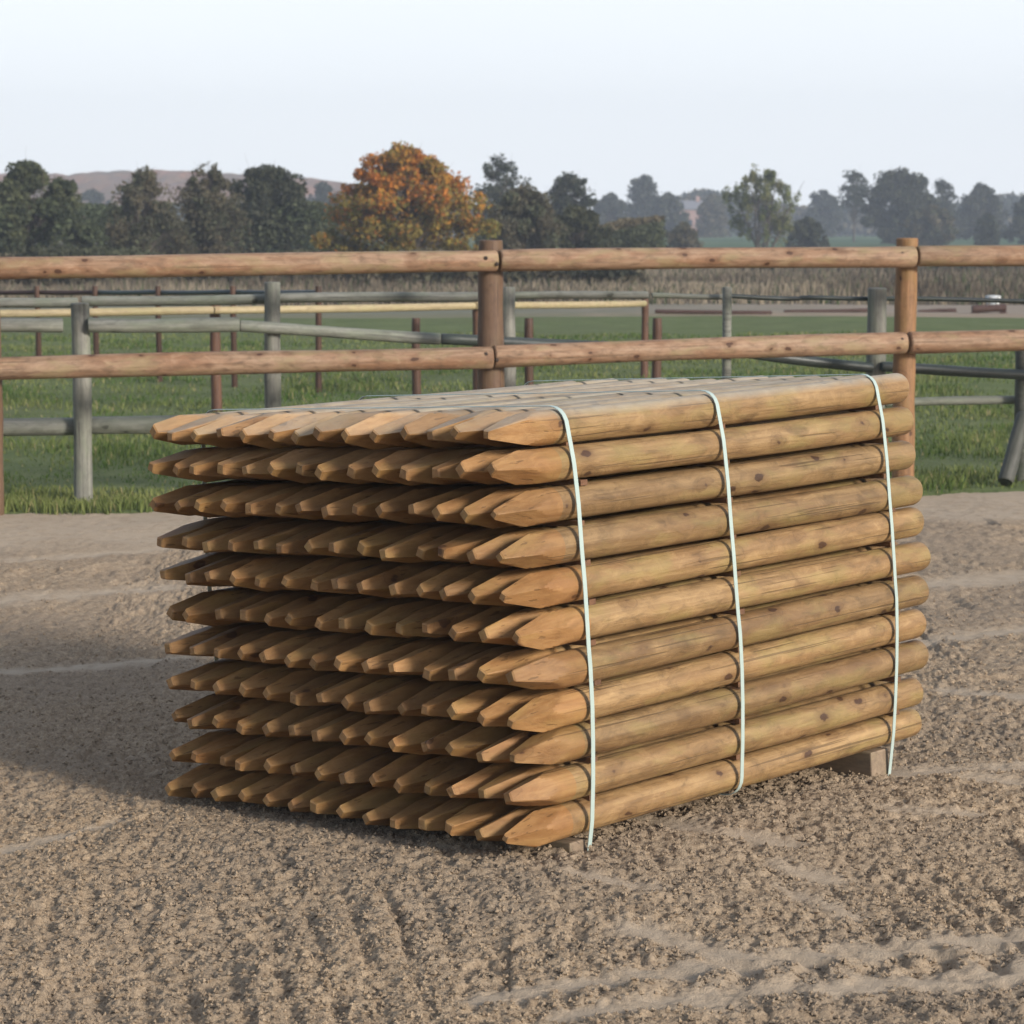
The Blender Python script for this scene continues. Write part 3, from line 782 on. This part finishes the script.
# ------------------------------------------------------------------ poles lying on the far track
def jump_pole(x0, y0, x1, y1, Y, lab, r=.036):
    a, c = at(x0, y0, Y), at(x1, y1, Y)
    root = empty('jump_pole', ((a[0] + c[0]) / 2, Y, 0)); tag(root, lab, 'jump pole', 'poles on the far sand track')
    log_part('pole', a, c, r, M_POLE, root, 10)
    for p, t in ((a, .08), (a, .92)):
        q = a + (c - a) * t
        mb = MB(); g = float(field_z(q[0], Y)) + .03
        zt = q[2] - r * .9; d = np.array(root.location)
        for s in (-1, 1):
            mb.tube([np.array([q[0] + s * .07, Y, g]) - d, np.array([q[0] - s * .03, Y, zt]) - d], [.035, .03], 6)
        dress(mb.build('block', M_POLE, root))
jump_pole(655, 311.5, 772, 312.5, 45.0, 'brown jump pole on the far sand, left of the others')
jump_pole(784, 312, 868, 310, 45.4, 'brown jump pole on the far sand, nearest the old grey round post')
jump_pole(918, 312, 956, 309.8, 45.8, 'short brown jump pole on the far sand just right of the brown fence post')
jump_pole(972, 309, 1006, 308, 45.2, 'thick low brown pole on two blocks under the white tub', .07)
# white tub in the rough grass
tb = empty('tub', tuple(at(993, 300, 50)[:2]) + (0,)); tag(tb, 'small white tub standing at the edge of the far dry grass', 'tub')
z = at(993, 303, 50)[2]
mb = MB(); mb.tube([(0, 0, 0), (0, 0, .02), (0, 0, z * 1.0), (0, 0, z + .13), (0, 0, z + .15)], [.10, .12, .13, .15, .12], 14)
mb.build('body', plain('white_plastic', (.7, .72, .72), .4), tb, smooth=True, sharp=40)
mb = MB(); mb.tube([(0, 0, z + .10), (0, 0, z + .14)], [.158, .16], 14); mb.build('rim', plain('white_rim', (.62, .64, .65), .4), tb, smooth=True, sharp=40)

# ------------------------------------------------------------------ the stack of pointed posts
def post_meshes(k):
    r = np.random.default_rng(300 + k)
    n = 48; th = np.arange(n) * 2 * math.pi / n
    R = PR * r.uniform(.955, 1.02)
    tl = r.uniform(.135, .205); tipw = r.uniform(.008, .0135)
    rot = [0, .75, .35, 1.2, .1, .6, .95, .45][k % 8] + r.normal(0, .1)
    pw = 1.0
    if k >= 8: tl, tipw, pw = r.uniform(.185, .23), r.uniform(.0115, .0150), 1.05   # blunter cuts
    offs = r.normal(0, .0035, 2)
    nf = 4
    facet_n = rot + np.arange(nf) * 2 * math.pi / nf + r.normal(0, .07, nf)
    facet_s = r.uniform(.88, 1.12, nf)
    bump = r.uniform(0, 6.28, 6)
    def body_r(s):
        return R * (1 + .012 * np.cos(2 * th + bump[0]) + .010 * np.cos(3 * th + bump[1] + s * 2) + .012 * math.sin(s * 5 + bump[2]) + .006 * np.cos(5 * th + bump[3] + 6 * s))
    def axis(s): return np.array([0, .0035 * math.sin(2.2 * s + bump[4]), .003 * math.sin(2.6 * s + bump[5])])
    def ring(s):
        br = body_r(s); rad = br.copy()
        if s < tl * 1.3:
            for fn, fs in zip(facet_n, facet_s):
                w = tipw + (R * 1.02 - tipw) * (s / tl / fs) ** pw
                c = np.cos(th - fn)
                rad = np.where(c > .05, np.minimum(rad, w / np.maximum(c, .05)), rad)
        if s == 0: rad = rad * .78
        o = axis(s); o[1:] += offs * max(0, 1 - s / tl)
        return np.stack([np.full(n, s), o[1] + rad * np.cos(th), o[2] + rad * np.sin(th)], 1)
    cut = tl * 1.3
    ss = np.concatenate([[0], np.linspace(.004, cut, 22)])
    def mesh(rings, cap0, cap1):
        v = np.concatenate(rings); f = []
        for i in range(len(rings) - 1):
            for q in range(n):
                q2 = (q + 1) % n
                f.append((i * n + q, (i + 1) * n + q, (i + 1) * n + q2, i * n + q2))
        if cap0: f.append(tuple(range(n)))
        if cap1: f.append(tuple((len(rings) - 1) * n + q for q in reversed(range(n))))
        return v, f
    tip = mesh([ring(s) for s in ss], True, False)
    sh = [ring(s) for s in np.concatenate([[cut], np.linspace(cut + .05, PLEN - .012, 22)])]
    c = sh[-1].mean(0)
    for s, q in ((PLEN - .005, .965), (PLEN - .001, .9), (PLEN, .82)):
        e = c + (sh[22] - c) * q; e[:, 0] = s; sh.append(e)
    shaft = mesh(sh, False, True)
    return shaft, tip

protos = []
for k in range(18):
    s, t = post_meshes(k)
    so = link_mesh('shaft', s[0], s[1], M_POST, smooth=True, sharp=45)
    to = link_mesh('pointed_tip', t[0], t[1], M_TIP, smooth=True, sharp=16)
    protos.append((so, to))
used = [False] * 18
LAY = [(0.017, 0.034, -0.003), (0.0, 0.014, 0.003), (-0.001, 0.002, 0.003), (0.002, -0.006, -0.001), (0.003, -0.011, 0.003), (0.021, -0.014, 0.0),
       (0.0, -0.014, -0.003), (0.007, -0.011, -0.003), (-0.003, -0.005, 0.002), (0.002, 0.004, -0.003), (-0.004, 0.015, 0.001)]
ORD = ['first', 'second', 'third', 'fourth', 'fifth', 'sixth', 'seventh', 'eighth', 'ninth', 'tenth', 'eleventh', 'twelfth', 'thirteenth', 'fourteenth']
def layer_name(j): return 'top layer' if j == 0 else ('bottom layer' if j == 10 else ORD[j] + ' layer down')
BASE = Matrix([[AX[0][0], AX[1][0], AX[2][0], 0], [AX[0][1], AX[1][1], AX[2][1], 0], [AX[0][2], AX[1][2], AX[2][2], 0], [0, 0, 0, 1]])
rp = np.random.default_rng(5)
for j in range(11):
    da, db, dz = LAY[j]
    for i in range(14):
        k = int(rp.integers(8, 18)) if i else (j * 3) % 8
        a = da + rp.normal(0, .007); b_ = i * CP + db * (1 - .3 * i / 13) + rp.normal(0, .0015); zz = -j * PITCH + dz
        root = empty('fence_post', tuple(S2W(a, b_, zz)))
        yaw = rp.normal(0, .0025)
        spin = Matrix.Rotation((rp.integers(0, 4) * math.pi / 2 + rp.normal(0, .25)) if i else rp.normal(.0, .35), 4, 'X')
        root.matrix_world = Matrix.Translation(root.location) @ BASE @ Matrix.Rotation(yaw, 4, 'Z') @ spin
        if i == 0: lab = 'pointed pine post on the strapped long side, %s of the stack' % layer_name(j)
        elif i == 13: lab = 'pointed pine post on the shaded far side, %s of the stack' % layer_name(j)
        else: lab = 'pointed pine post, %s of the stack, %s in from the strapped side' % (layer_name(j), ORD[i])
        tag(root, lab, 'fence post', 'pointed posts in the strapped stack')
        sd = float(rp.uniform(.1, 6)); tn = float(np.clip(rp.normal(.94, .13), .66, 1.22))
        for src in protos[k]:
            if not used[k]: c = src
            else:
                c = src.copy(); COL.objects.link(c)
            c.parent = root
            c['seed'] = sd; c['tone'] = tn; c['pale_top'] = 1.0 if j == 0 else 0.0
        used[k] = True
for k in range(18):
    if not used[k]:
        for o in protos[k]: bpy.data.objects.remove(o)

def stack_obj(name, mb, mat, origin, smooth=False, sharp=None):
    """mesh given in stack coordinates (along, across, up), origin in the same coordinates"""
    mb.v = [tuple(np.array(p) - np.array(origin)) for p in mb.v]
    o = mb.build(name, mat, None, smooth, sharp)
    o.matrix_world = Matrix.Translation(Vector(S2W(*origin))) @ BASE
    return dress(o)

SPOS = [(.24, 'near'), (.855, 'middle'), (1.61, 'far')]
W_ = 13 * CP
# thin battens between the layers, beside each strap
for j in range(10):
    for a, nm in SPOS:
        zc = (-j * PITCH + LAY[j][2] - (j + 1) * PITCH + LAY[j + 1][2]) / 2
        b0 = (LAY[j][1] + LAY[j + 1][1]) / 2 - PR * .42 + rp.uniform(-.008, .006); aa = a + .055 + rp.normal(0, .006)
        mb = MB(); hw, hh = .013, .007
        nseg = 2
        mb.box((aa - hw, b0, zc - hh), (aa + hw, W_ + .03, zc + hh))
        o = stack_obj('batten', mb, M_BATTEN, (aa, b0, zc))
        gap = ('under the top layer' if j == 0 else 'under the %s layer down' % ORD[j])
        tag(o, 'thin brown batten end by the %s strap, %s' % (nm, gap), 'batten', 'battens between the layers')
# bearers on the ground
bb = -10 * PITCH - PR - .003
BEAR = [(.225, .03, .072), (1.578, .045, .088)]
for a, hw, hb in BEAR:
    mb = MB(); mb.box((a - hw, -.012, bb - hb), (a + hw, W_ + .04, bb))
    o = stack_obj('bearer', mb, M_BEARER, (a, 0, bb - hb))
    bv = o.modifiers.new('bevel', 'BEVEL'); bv.width = .004; bv.segments = 2
    tag(o, 'rough timber bearer on the sand under the %s end of the post stack' % ('near pointed' if a < 1 else 'far butt'), 'bearer', 'bearers under the stack')

# straps: taut bands round the whole stack
def hull(pts):
    pts = sorted(set(map(tuple, np.round(pts, 5))))
    def half(ps):
        h = []
        for p in ps:
            while len(h) > 1 and (h[-1][0] - h[-2][0]) * (p[1] - h[-2][1]) - (h[-1][1] - h[-2][1]) * (p[0] - h[-2][0]) <= 0: h.pop()
            h.append(p)
        return h
    lo, up = half(pts), half(pts[::-1])
    return np.array(lo[:-1] + up[:-1])
for si, (a, nm) in enumerate(SPOS):
    pts = []
    for j in range(11):
        for i in (0, 13) if 0 < j < 10 else range(14):
            cb = i * CP + LAY[j][1] * (1 - .3 * i / 13); cz = -j * PITCH + LAY[j][2]
            for t in np.arange(20) * 2 * math.pi / 20: pts.append((cb + (PR + .0065) * math.cos(t), cz + (PR + .0065) * math.sin(t)))
    for ba, hw, hb in BEAR:
        if abs(ba - a) < .12: pts += [(-.014, bb - hb - .002), (W_ + .042, bb - hb - .002)]
    hp = hull(np.array(pts)); c = hp.mean(0)
    # subdivide long runs a little so the band can waver
    out = []
    for q in range(len(hp)):
        p0, p1 = hp[q], hp[(q + 1) % len(hp)]; m_ = max(1, int(np.linalg.norm(p1 - p0) / .05))
        for s in range(m_): out.append(p0 + (p1 - p0) * s / m_)
    out = np.array(out); n = len(out); mb = MB(); hw = .0072
    tan = np.roll(out, -1, 0) - np.roll(out, 1, 0); tan /= np.linalg.norm(tan, axis=1)[:, None]
    nor = np.stack([tan[:, 1], -tan[:, 0]], 1)
    V = []
    for q in range(n):
        sh_ = a + .002 * math.sin(q * .35 + si) + .014 * max(0, 1 + out[q][1] / .3) + (.012, .024, .006)[si] * min(1, max(0, (-out[q][1] - .5) / .5))
        p = out[q]; pi, po = p + nor[q] * .0008, p + nor[q] * .0026
        V += [(sh_ - hw, pi[0], pi[1]), (sh_ + hw, pi[0], pi[1]), (sh_ + hw, po[0], po[1]), (sh_ - hw, po[0], po[1])]
    Fq = []
    for q in range(n):
        q2 = (q + 1) % n
        for e in range(4):
            e2 = (e + 1) % 4
            Fq.append((q * 4 + e, q * 4 + e2, q2 * 4 + e2, q2 * 4 + e))
    mb.add(V, Fq)
    o = stack_obj('strap', mb, M_STRAP, (a, -.05, -.5), smooth=True, sharp=30)
    tag(o, 'pale green plastic strap round the stack, %s' % {'near': 'nearest the pointed ends', 'middle': 'the middle one', 'far': 'nearest the round butt ends'}[nm], 'strap', 'straps round the post stack')

# ------------------------------------------------------------------ haze
HAZE = True
if HAZE:
    mb = MB(); mb.box((-600, -40, -6), (600, 640, 34))
    hz = mb.build('haze', None)
    m = bpy.data.materials.new('haze_air'); m.use_nodes = True; nt = m.node_tree
    for n_ in list(nt.nodes): nt.nodes.remove(n_)
    out = nt.nodes.new('ShaderNodeOutputMaterial'); pv = nt.nodes.new('ShaderNodeVolumePrincipled')
    pv.inputs['Color'].default_value = (.80, .88, 1.0, 1); pv.inputs['Density'].default_value = .0010
    nt.links.new(pv.outputs[0], out.inputs['Volume']); hz.data.materials.append(m)
    tag(hz, 'thin pale autumn haze over the far fields', 'haze', kind='stuff')

# ------------------------------------------------------------------ light, sky, camera
EL = math.radians(20); AZ = math.radians(133)       # azimuth clockwise from +Y
sd = Vector((math.sin(AZ) * math.cos(EL), math.cos(AZ) * math.cos(EL), math.sin(EL)))
ld = bpy.data.lights.new('sun', 'SUN'); ld.energy = 1.5; ld.angle = math.radians(11); ld.color = (1, .93, .83)
lo = bpy.data.objects.new('sun', ld); COL.objects.link(lo)
lo.rotation_euler = sd.to_track_quat('Z', 'Y').to_euler(); lo.location = sd * 60
w = bpy.data.worlds.new('World'); SC.world = w; w.use_nodes = True
nt = w.node_tree
for n_ in list(nt.nodes): nt.nodes.remove(n_)
sky = nt.nodes.new('ShaderNodeTexSky'); sky.sky_type = 'NISHITA'; sky.sun_disc = False
sky.sun_elevation = EL; sky.sun_rotation = AZ; sky.air_density = 1.0; sky.dust_density = 1.0; sky.ozone_density = 2.0
bg = nt.nodes.new('ShaderNodeBackground'); bg.inputs[1].default_value = .05
ow = nt.nodes.new('ShaderNodeOutputWorld')
# thin bright autumn overcast: a pale veil over the blue, thicker towards the horizon
N = NT(nt)
dirn = N.n('TexCoord').outputs['Generated']; sp = N.n('SeparateXYZ'); N.l(dirn, sp.inputs[0])
fac = N.ramp(sp.outputs[2], [(0.0, g3(.94)), (.10, g3(.88)), (.20, g3(.12)), (.5, g3(.16)), (1.0, g3(.55))])
fac = N.math('MULTIPLY', fac, N.ramp(N.math('MULTIPLY_ADD', sp.outputs[1], .5, .5), [(.1, g3(.5)), (.7, g3(1))]))
cl = N.noise(N.mapping(dirn, (1, 1, 3)), 2.2, 5, .6)
veil = N.mix(cl, (7.25, 7.55, 7.95), (7.75, 8.0, 8.3))
nt.links.new(N.mix(fac, sky.outputs[0], veil), bg.inputs[0]); nt.links.new(bg.outputs[0], ow.inputs[0])

cd = bpy.data.cameras.new('camera'); cam = bpy.data.objects.new('camera', cd); COL.objects.link(cam)
cam.location = (0, 0, H); cam.rotation_euler = (math.pi / 2 - TH, 0, 0)
cd.sensor_fit = 'HORIZONTAL'; cd.sensor_width = 36; cd.lens = F / 1024 * 36
cd.clip_end = 6000; cd.clip_start = .1
cd.dof.use_dof = True; cd.dof.focus_distance = 6.6; cd.dof.aperture_fstop = 10
SC.camera = cam
SC.render.resolution_x = SC.render.resolution_y = 1024
SC.view_settings.view_transform = 'Standard'; SC.view_settings.look = 'None'
SC.view_settings.exposure = 1.62; SC.view_settings.gamma = 1
cy = SC.cycles
cy.use_denoising = True
cy.max_bounces = 6; cy.diffuse_bounces = 2; cy.volume_bounces = 0; cy.transparent_max_bounces = 6
